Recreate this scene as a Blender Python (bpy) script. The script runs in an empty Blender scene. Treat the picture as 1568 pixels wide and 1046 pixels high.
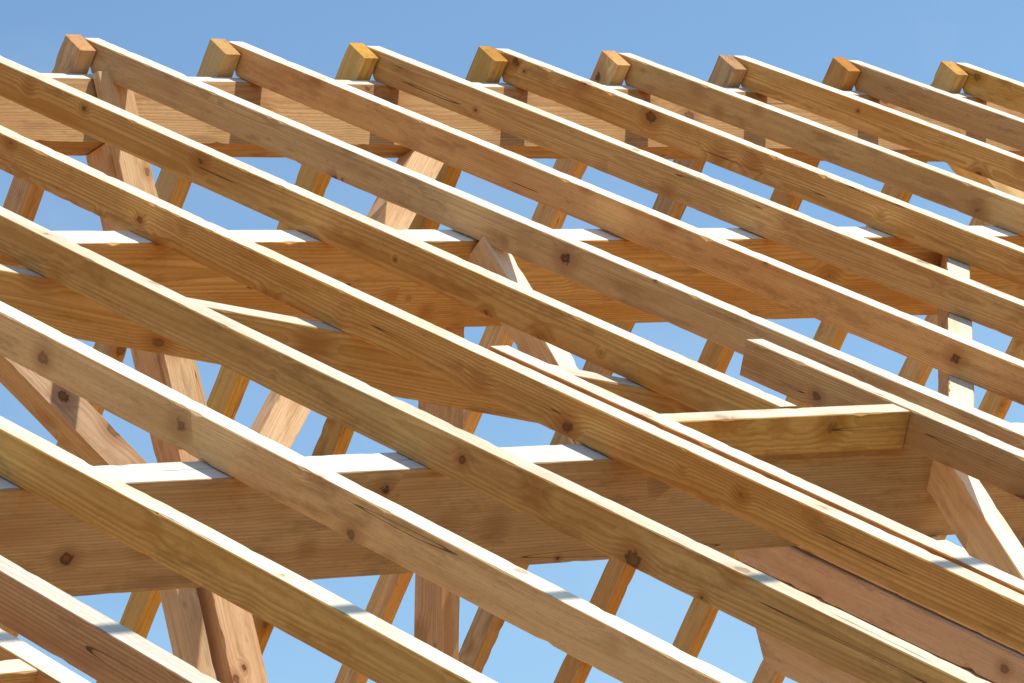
import bpy, numpy as np, math, random, bmesh
from mathutils import Vector, Matrix, noise
random.seed(7)
S=0.8; P=math.radians(36.525); CP,SP=math.cos(P),math.sin(P); H=8.2
RW,RH=0.086,0.138
scene=bpy.context.scene
# ---------------- materials
def wood_material(name, light, dark, knot=(0.075,0.03,0.012), sat=1.0, ringmix=0.72, knots=1.0, rough=0.66, dirt=0.45):
    m=bpy.data.materials.new(name); m.use_nodes=True
    nt=m.node_tree; N=nt.nodes; L=nt.links
    bsdf=N["Principled BSDF"]
    def math_(op,a=None,b=None,c=None,clamp=False):
        n=N.new("ShaderNodeMath"); n.operation=op; n.use_clamp=clamp
        for i,v in enumerate((a,b,c)):
            if v is None: continue
            if isinstance(v,(int,float)): n.inputs[i].default_value=v
            else: L.new(v,n.inputs[i])
        return n.outputs[0]
    def vm(op,a,b=None):
        n=N.new("ShaderNodeVectorMath"); n.operation=op
        L.new(a,n.inputs[0])
        if b is not None:
            if isinstance(b,tuple): n.inputs[1].default_value=b
            else: L.new(b,n.inputs[1])
        return n.outputs[0]
    def mix(fac,a,b,mode='MIX'):
        n=N.new("ShaderNodeMix"); n.data_type='RGBA'; n.blend_type=mode
        for s_,v in ((n.inputs[0],fac),(n.inputs[6],a),(n.inputs[7],b)):
            if isinstance(v,(int,float)): s_.default_value=v
            elif isinstance(v,tuple): s_.default_value=(*v,1)
            else: L.new(v,s_)
        return n.outputs[2]
    def noise_(vec,scale,detail=3,rough_=0.5,dist=0):
        n=N.new("ShaderNodeTexNoise"); L.new(vec,n.inputs['Vector'])
        n.inputs['Scale'].default_value=scale;n.inputs['Detail'].default_value=detail
        n.inputs['Roughness'].default_value=rough_;n.inputs['Distortion'].default_value=dist
        return n.outputs['Fac']
    def sstep(v,a,b):
        n=N.new("ShaderNodeMapRange"); n.interpolation_type='SMOOTHSTEP'
        L.new(v,n.inputs[0]); n.inputs[1].default_value=a;n.inputs[2].default_value=b
        return n.outputs[0]
    tc=N.new("ShaderNodeTexCoord"); oi=N.new("ShaderNodeObjectInfo")
    rnd=oi.outputs['Random']
    cmb=N.new("ShaderNodeCombineXYZ")
    L.new(math_('MULTIPLY',rnd,157.0),cmb.inputs[0]); L.new(math_('MULTIPLY',rnd,31.0),cmb.inputs[1]); L.new(math_('MULTIPLY',rnd,73.0),cmb.inputs[2])
    obj=tc.outputs['Object']
    q=vm('ADD',obj,cmb.outputs[0])
    r2=math_('FRACT',math_('MULTIPLY',rnd,17.31)); r3=math_('FRACT',math_('MULTIPLY',rnd,91.7)); r4=math_('FRACT',math_('MULTIPLY',rnd,53.9))
    low=noise_(vm('MULTIPLY',q,(0.45,2.2,2.2)),1.0,2,0.5)
    vor=N.new("ShaderNodeTexVoronoi"); vor.feature='F1'; L.new(vm('MULTIPLY',q,(0.75,1,1)),vor.inputs['Vector']); vor.inputs['Scale'].default_value=5.6
    sc=N.new("ShaderNodeSeparateColor"); L.new(vor.outputs['Color'],sc.inputs[0])
    ks=math_('MULTIPLY_ADD',math_('POWER',sc.outputs[0],1.1),1.25,0.22)
    dk=math_('DIVIDE',vor.outputs['Distance'],ks)
    sep=N.new("ShaderNodeSeparateXYZ"); L.new(obj,sep.inputs[0])
    cy=math_('MULTIPLY',math_('SUBTRACT',r2,0.5),0.16); cz=math_('SUBTRACT',math_('MULTIPLY',r3,0.22),0.18)
    yy=math_('SUBTRACT',sep.outputs[1],cy); zz=math_('SUBTRACT',sep.outputs[2],cz)
    rr=math_('SQRT',math_('ADD',math_('MULTIPLY',yy,yy),math_('MULTIPLY',zz,zz)))
    rr=math_('ADD',rr,math_('MULTIPLY',low,0.055))
    kb=math_('SUBTRACT',1.0,sstep(dk,0.0,0.42))
    rr=math_('ADD',rr,math_('MULTIPLY',kb,0.016))
    fr=math_('MULTIPLY_ADD',r4,90.0,80.0)
    saw=math_('FRACT',math_('MULTIPLY',rr,fr))
    ring=math_('MULTIPLY',sstep(saw,0.25,0.88),math_('SUBTRACT',1.0,sstep(saw,0.93,1.0)))
    fib=noise_(vm('MULTIPLY',q,(4,170,170)),1.0,1,0.6)
    fib2=noise_(vm('MULTIPLY',q,(1.0,30,30)),1.0,2,0.6)
    blot=noise_(vm('MULTIPLY',q,(1.3,8,8)),1.0,3,0.6)
    stain=noise_(vm('MULTIPLY',q,(1.6,7,7)),2.0,4,0.70)
    fuzz=noise_(vm('MULTIPLY',q,(35,90,90)),1.0,1,0.6)
    col=mix(math_('MULTIPLY',ring,math_('MULTIPLY_ADD',r3,-0.35,ringmix+0.1)),light,dark)
    col=mix(math_('MULTIPLY',sstep(fib,0.35,0.75),0.26),col,tuple(c*0.6 for c in dark))
    col=mix(math_('MULTIPLY',sstep(fib2,0.42,0.70),0.42),col,dark)
    col=mix(math_('MULTIPLY',sstep(fuzz,0.50,0.78),0.22),col,tuple(c*0.7 for c in dark))
    col=mix(math_('MULTIPLY',sstep(blot,0.46,0.68),0.42),col,(dark[0]*0.97,dark[1]*0.78,dark[2]*0.48))
    col=mix(math_('MULTIPLY',sstep(stain,0.52,0.68),dirt),col,(dark[0]*0.58,dark[1]*0.54,dark[2]*0.52))
    halo=math_('MULTIPLY',math_('SUBTRACT',1.0,sstep(dk,0.10,0.36)),0.62*knots)
    col=mix(halo,col,(dark[0]*0.72,dark[1]*0.54,dark[2]*0.38))
    wob=math_('ADD',dk,math_('MULTIPLY',math_('SUBTRACT',noise_(q,55.0,1),0.5),0.10))
    km=math_('MULTIPLY',math_('SUBTRACT',1.0,sstep(wob,0.08,0.125)),math_('MULTIPLY_ADD',sc.outputs[1],0.45*knots,0.50*knots))
    kin=math_('SUBTRACT',1.0,sstep(wob,0.03,0.09))
    kc=mix(kin,knot,(knot[0]*2.8,knot[1]*2.4,knot[2]*2.0))
    col=mix(km,col,kc)
    ck=noise_(vm('MULTIPLY',q,(0.6,26,26)),1.0,0,0.4)
    ckm=math_('MULTIPLY',math_('MULTIPLY',sstep(ck,0.775,0.780),math_('SUBTRACT',1.0,sstep(ck,0.785,0.790))),0.8)
    col=mix(ckm,col,tuple(c*0.7 for c in knot))
    hs=N.new("ShaderNodeHueSaturation"); L.new(col,hs.inputs['Color'])
    L.new(math_('MULTIPLY_ADD',r3,0.016,0.4935),hs.inputs['Hue']); L.new(math_('MULTIPLY_ADD',r2,0.20,0.88*sat),hs.inputs['Saturation']); L.new(math_('MULTIPLY_ADD',r4,0.42,0.78),hs.inputs['Value'])
    L.new(hs.outputs[0],bsdf.inputs['Base Color'])
    bsdf.inputs['Roughness'].default_value=rough
    bsdf.inputs['Specular IOR Level'].default_value=0.25
    hgt=math_('SUBTRACT',math_('ADD',math_('MULTIPLY',fib,0.6),math_('MULTIPLY',fuzz,0.5)),math_('ADD',math_('MULTIPLY',ring,0.25),math_('MULTIPLY',ckm,3.0)))
    bp=N.new("ShaderNodeBump"); bp.inputs['Strength'].default_value=0.5; bp.inputs['Distance'].default_value=0.002
    L.new(hgt,bp.inputs['Height']); L.new(bp.outputs[0],bsdf.inputs['Normal'])
    return m
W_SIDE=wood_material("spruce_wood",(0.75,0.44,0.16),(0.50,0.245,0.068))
W_TOP=wood_material("spruce_wood_sunlit_top",(0.90,0.79,0.61),(0.78,0.62,0.41),ringmix=0.55,knots=0.6,sat=0.97,dirt=0.28)  # same spruce, paler: sun on the upper faces put into the colour
W_PTOP=wood_material("glulam_sunlit_top",(0.93,0.88,0.78),(0.86,0.77,0.62),ringmix=0.5,knots=0.2,sat=0.95,dirt=0.15)  # purlin and ridge tops whitened, their sunlight painted into the base colour
W_END=wood_material("spruce_wood_end_grain",(0.66,0.31,0.045),(0.40,0.155,0.02),knots=0.3)
W_PALE=wood_material("spruce_wood_fresh_board",(0.80,0.53,0.285),(0.58,0.34,0.155),ringmix=0.6)
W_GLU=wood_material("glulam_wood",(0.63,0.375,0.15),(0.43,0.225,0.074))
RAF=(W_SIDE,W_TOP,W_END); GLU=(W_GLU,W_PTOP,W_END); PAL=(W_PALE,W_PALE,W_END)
# ---------------- beams
def beam(name,p0,p1,w,h,up=(0,0,1),k0=0.0,k1=0.0,mats=None,seg=0.04,warp=0.005,ch=0.003,tch=None,parent=None):
    """squared timber; p0->p1 runs along the centre of its top face; k = lengthwise shift of the lower edge at each end"""
    mats=mats or RAF
    p0=Vector(p0);p1=Vector(p1); X=(p1-p0); Ln=X.length; X.normalize()
    Zv=Vector(up)-X*Vector(up).dot(X); Zv.normalize(); Yv=Zv.cross(X)
    n=max(2,int(Ln/seg)); sd=random.uniform(0,500)
    verts=[];faces=[];mi=[]
    for i in range(n+1):
        t=i/n
        x=t*Ln
        dy=warp*noise.noise(Vector((x*0.35,sd,0)))*2; dz=warp*0.7*noise.noise(Vector((x*0.35,sd,9)))*2
        prof=[]
        for ci,(sy,sz) in enumerate(((-1,0),(1,0),(1,-1),(-1,-1))):
            c=ch*(1.0+0.9*noise.noise(Vector((x*6,sd,ci*5.1)))+ max(0,noise.noise(Vector((x*26,sd+3,ci*7.7)))-0.26)*8)
            c=max(c,0.0012); cy_=c; cz_=c
            if tch and sz==0: cy_,cz_=tch
            Yc=sy*w/2; Zc=0 if sz==0 else -h
            a=(Yc,Zc+(-cz_ if sz==0 else cz_)); b=(Yc-sy*cy_,Zc)
            if ci in (0,2): prof+= [a,b]
            else: prof+= [b,a]
        for (y,z) in prof:
            sh=(k0*(1-t)+k1*t)*(-z/h)
            verts.append((x+sh,y+dy,z+dz))
    for i in range(n):
        a=i*8;b=a+8
        for k in range(8):
            k2=(k+1)%8
            faces.append((a+k,a+k2,b+k2,b+k))
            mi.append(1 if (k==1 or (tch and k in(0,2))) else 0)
    faces.append(tuple(range(7,-1,-1)));mi.append(2)
    faces.append(tuple(n*8+k for k in range(8)));mi.append(2)
    me=bpy.data.meshes.new(name); me.from_pydata(verts,[],faces)
    for m in mats: me.materials.append(m)
    me.polygons.foreach_set("material_index",mi); me.update()
    bm=bmesh.new();bm.from_mesh(me);bmesh.ops.recalc_face_normals(bm,faces=bm.faces);bm.to_mesh(me);bm.free()
    ob=bpy.data.objects.new(name,me)
    M=Matrix((X,Yv,Zv)).transposed().to_4x4(); M.translation=p0
    ob.matrix_world=M
    bpy.context.collection.objects.link(ob)
    if parent: ob.parent=parent
    return ob
def near(x,t,k=0.0):
    return Vector((x,-t*CP+k*SP,H-t*SP-k*CP))
def far(x,t,k=0.0):
    return Vector((x,t*CP-k*SP,H-t*SP-k*CP))
NN=(0,-SP,CP); NF=(0,SP,CP)
SL=8.6
for i in range(-10,17):
    j=random.uniform(-0.005,0.005)
    x=i*S+RW/2+j
    t1=5.37 if i==0 else SL
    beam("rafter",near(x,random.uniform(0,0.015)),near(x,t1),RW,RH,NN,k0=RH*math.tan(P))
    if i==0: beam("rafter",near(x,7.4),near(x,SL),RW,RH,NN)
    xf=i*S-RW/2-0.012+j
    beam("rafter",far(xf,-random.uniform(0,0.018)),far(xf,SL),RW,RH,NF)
beam("trimmer_rafter",near(-S+RW*1.5+0.022,4.61,-0.004),near(-S+RW*1.5+0.022,SL,-0.004),RW,RH,NN)
beam("trimmer_rafter",near(0.60,4.61),near(0.60,SL),RW,RH,NN)
beam("skylight_header",near(-S+RW*2+0.028,5.43),near(0.552,5.43),0.09,0.14,NN)
beam("trimmer_rafter",near(-4.315,6.0),near(-4.315,SL),RW,RH,NN)
beam("skylight_header",near(-5.5,7.12),near(-4.36,7.12),0.09,0.14,NN)
X0,X1=-8.6,13.2
beam("ridge_beam",(X0,0,H-0.180),(X1,0,H-0.180),0.16,0.35,(0,0,1),mats=GLU,tch=(0.065,0.065*math.tan(P)))
def purlin(t,w=0.17,h=0.36,side=1,x0=X0,x1=X1):
    f=near if side>0 else far
    nn=NN if side>0 else NF
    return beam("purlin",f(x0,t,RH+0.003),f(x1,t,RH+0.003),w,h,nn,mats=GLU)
purlin(2.70);purlin(5.33);purlin(7.9)
purlin(2.45,side=-1);purlin(5.28,side=-1);purlin(7.9,side=-1)
kb=RH+0.003
beam("wind_brace",near(-2.00,2.79,kb),near(0.66,5.24,kb),0.10,0.20,NN)
beam("wind_brace",near(3.60,2.79,kb),near(1.10,5.24,kb),0.10,0.20,NN)
def V(x,y,z): return Vector((x,y,H+z))
def truss(x,struts=False):
    e=bpy.data.objects.new("roof_truss",None);bpy.context.collection.objects.link(e)
    beam("king_post",V(x-0.02,-0.10,-0.54),V(x-0.02,-0.10,-5.66),0.19,0.17,(0,-1,0),mats=PAL,parent=e)
    beam("post_side_plank",V(x-0.02,-0.135,-0.22),V(x-0.02,-0.135,-1.9),0.17,0.045,(0,-1,0),mats=PAL,parent=e)
    beam("twin_plank",V(x-0.21,-0.06,-2.3),V(x-0.24,-0.06,-5.66),0.11,0.12,(0,-1,0),mats=PAL,parent=e)
    beam("knee_brace_right",V(x+1.82,-0.07,-0.50),V(x+0.06,-0.07,-2.32),0.16,0.14,(0,-1,0),mats=PAL,parent=e)
    beam("knee_brace_left",V(x-1.62,-0.07,-0.50),V(x-0.12,-0.07,-2.30),0.16,0.14,(0,-1,0),mats=PAL,parent=e)
    if struts:
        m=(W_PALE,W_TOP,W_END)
        beam("outer_strut_upper",V(x,-2.22,-1.78),V(x,-2.76,-3.17),0.10,0.15,(0,-1,0.35),mats=m,parent=e)
        beam("inner_strut",V(x-0.01,-1.9,-2.03),V(x-0.01,-0.75,-4.75),0.10,0.17,(0,-1,0),mats=PAL,parent=e)
        a=near(x,5.435,RH+0.02)
        beam("outer_strut_lower",a,a+Vector((0,-0.62,-1.6)),0.10,0.15,(0,-1,0.35),mats=m,parent=e)
    return e
truss(0.83,True); truss(7.9); truss(-6.4)
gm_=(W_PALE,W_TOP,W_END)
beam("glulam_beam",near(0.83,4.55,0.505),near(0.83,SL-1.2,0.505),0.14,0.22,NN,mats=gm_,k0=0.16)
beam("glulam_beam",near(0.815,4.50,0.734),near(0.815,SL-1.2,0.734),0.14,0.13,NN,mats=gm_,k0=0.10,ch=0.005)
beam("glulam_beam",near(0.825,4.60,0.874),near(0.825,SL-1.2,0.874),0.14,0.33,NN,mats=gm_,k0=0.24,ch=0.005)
# ---------------- ground & shell
def simple_mat(name,col,scale=4,var=0.25,rough=0.9):
    m=bpy.data.materials.new(name);m.use_nodes=True;nt=m.node_tree
    n=nt.nodes.new("ShaderNodeTexNoise");n.inputs['Scale'].default_value=scale;n.inputs['Detail'].default_value=8
    tc=nt.nodes.new("ShaderNodeTexCoord");nt.links.new(tc.outputs['Object'],n.inputs['Vector'])
    cr=nt.nodes.new("ShaderNodeValToRGB");cr.color_ramp.elements[0].position=.3;cr.color_ramp.elements[1].position=.7
    cr.color_ramp.elements[0].color=(*[c*(1-var) for c in col],1);cr.color_ramp.elements[1].color=(*[min(1,c*(1+var)) for c in col],1)
    nt.links.new(n.outputs['Fac'],cr.inputs[0]);b=nt.nodes["Principled BSDF"];nt.links.new(cr.outputs[0],b.inputs['Base Color']);b.inputs['Roughness'].default_value=rough
    bp=nt.nodes.new("ShaderNodeBump");bp.inputs['Distance'].default_value=.02;nt.links.new(n.outputs['Fac'],bp.inputs['Height']);nt.links.new(bp.outputs[0],b.inputs['Normal'])
    return m
def box(name,lo,hi,mat,parent=None):
    v=[(x,y,z) for x in(lo[0],hi[0]) for y in(lo[1],hi[1]) for z in(lo[2],hi[2])]
    f=[(0,1,3,2),(4,6,7,5),(0,4,5,1),(2,3,7,6),(0,2,6,4),(1,5,7,3)]
    me=bpy.data.meshes.new(name);me.from_pydata(v,[],f);me.materials.append(mat);me.update()
    o=bpy.data.objects.new(name,me);bpy.context.collection.objects.link(o)
    if parent:o.parent=parent
    return o
G=simple_mat("dry_ground",(0.36,0.27,0.16),0.6)
gm=bpy.data.meshes.new("ground");gm.from_pydata([(-1500,-1500,0),(1500,-1500,0),(1500,1500,0),(-1500,1500,0)],[],[(0,1,2,3)]);gm.materials.append(G)
bpy.context.collection.objects.link(bpy.data.objects.new("ground",gm))
PL=simple_mat("plaster",(0.62,0.56,0.46),3,0.08); DK=simple_mat("floor_boards",(0.62,0.38,0.15),3,0.15)
house=bpy.data.objects.new("house_walls",None);bpy.context.collection.objects.link(house)
yw=7.9*CP; zt=H-7.9*SP-RH-0.30
for sy in(-1,1):
    ya,yb=(sy*yw-0.12,sy*yw+0.12)
    x=X0+0.3
    while x<X1-0.5:
        box("wall_pier",(x,ya,0),(x+1.4,yb,zt-0.35),PL,house)
        if x+1.4<X1-1.0:
            box("wall_sill",(x+1.4,ya,0),(x+2.8,yb,0.95),PL,house)
        x+=2.8
    box("wall_lintel",(X0+0.3,ya,zt-0.35),(X1-0.3,yb,zt-0.02),PL,house)
for xg in(X0+0.3,X1-0.54):
    box("gable_wall",(xg,-yw+0.12,0),(xg+0.24,yw-0.12,zt-0.02),PL,house)
box("floor_deck",(X0+0.55,-yw+0.13,2.35),(X1-0.55,yw-0.13,2.54),DK,house)
# ---------------- world, sun, camera
sd=Vector((0.45,-0.46,0.77)).normalized()
CM=simple_mat("galvanised_steel",(0.4,0.4,0.42),20,0.1,0.4)
def tube(name,pts,r,mat,parent=None,nseg=12):
    vs=[];fs=[]
    pts=[Vector(p) for p in pts]
    for i,p in enumerate(pts):
        d=(pts[min(i+1,len(pts)-1)]-pts[max(i-1,0)]).normalized()
        a=d.orthogonal().normalized() if abs(d.z)>.9 else d.cross(Vector((0,0,1))).normalized(); b=d.cross(a)
        for k in range(nseg):
            an=2*math.pi*k/nseg; vs.append(p+a*math.cos(an)*r+b*math.sin(an)*r)
    for i in range(len(pts)-1):
        for k in range(nseg):
            k2=(k+1)%nseg; fs.append((i*nseg+k,i*nseg+k2,(i+1)*nseg+k2,(i+1)*nseg+k))
    me=bpy.data.meshes.new(name);me.from_pydata(vs,[],fs);me.materials.append(mat);me.update()
    o=bpy.data.objects.new(name,me);bpy.context.collection.objects.link(o)
    if parent:o.parent=parent
base=near(0,6.93)+sd*4.2
line=bpy.data.objects.new("overhead_cable",None);bpy.context.collection.objects.link(line)
tube("cable",[(x,base.y,base.z) for x in (-10,-5,0,5,10,16)],0.038,CM,line)
for x in(-10,16): tube("mast",[(x,base.y,0),(x,base.y,base.z+0.3)],0.09,CM,line)
w=bpy.data.worlds.new("World");scene.world=w;w.use_nodes=True;nt=w.node_tree
bg=nt.nodes["Background"];sk=nt.nodes.new("ShaderNodeTexSky");sk.sky_type='NISHITA';sk.sun_disc=False
sk.sun_elevation=math.asin(sd.z);sk.sun_rotation=math.atan2(sd.x,sd.y)
sk.air_density=1.0;sk.dust_density=0.2;sk.ozone_density=0.8
tcw=nt.nodes.new("ShaderNodeTexCoord");mp=nt.nodes.new("ShaderNodeMapping");mp.inputs['Rotation'].default_value=(0.3,0.5,0.6);mp.inputs['Scale'].default_value=(3,22,14)
nz=nt.nodes.new("ShaderNodeTexNoise");nz.inputs['Scale'].default_value=1.0;nz.inputs['Detail'].default_value=5
mr=nt.nodes.new("ShaderNodeMapRange");mr.inputs[1].default_value=0.5;mr.inputs[2].default_value=0.85;mr.inputs[4].default_value=0.16
mxw=nt.nodes.new("ShaderNodeMix");mxw.data_type='RGBA';mxw.inputs[7].default_value=(6.0,6.4,6.9,1)
gr=nt.nodes.new("ShaderNodeMix");gr.data_type='RGBA';gr.blend_type='MULTIPLY';gr.inputs[0].default_value=1.0;gr.inputs[7].default_value=(0.86,1.03,1.12,1)
nt.links.new(sk.outputs[0],gr.inputs[6])
nt.links.new(tcw.outputs['Generated'],mp.inputs[0]);nt.links.new(mp.outputs[0],nz.inputs['Vector']);nt.links.new(nz.outputs['Fac'],mr.inputs[0])
nt.links.new(mr.outputs[0],mxw.inputs[0]);nt.links.new(gr.outputs[2],mxw.inputs[6])
nt.links.new(mxw.outputs[2],bg.inputs[0]);bg.inputs[1].default_value=0.143
sl=bpy.data.lights.new("sun","SUN");sl.energy=5;sl.angle=math.radians(0.53);sl.color=(1,0.96,0.89)
so=bpy.data.objects.new("sun",sl);so.rotation_euler=sd.to_track_quat('Z','Y').to_euler();bpy.context.collection.objects.link(so);so.location=(10,-10,30)
R=np.array([[0.75062,-0.61668,-0.23722],[-0.02079,0.3368,-0.94135],[0.66041,0.71152,0.23999]])
C=np.array([-11.066,-14.9999,-6.5352])
cd=bpy.data.cameras.new("camera");cam=bpy.data.objects.new("camera",cd);bpy.context.collection.objects.link(cam)
M=Matrix((R[0],-R[1],-R[2])).transposed().to_4x4();M.translation=Vector((C[0],C[1],C[2]+H));cam.matrix_world=M
cd.sensor_width=36;cd.lens=36*6953.6/1568;cd.clip_start=0.5;cd.clip_end=5000
scene.camera=cam
scene.view_settings.view_transform='Standard';scene.view_settings.look='None';scene.view_settings.exposure=0
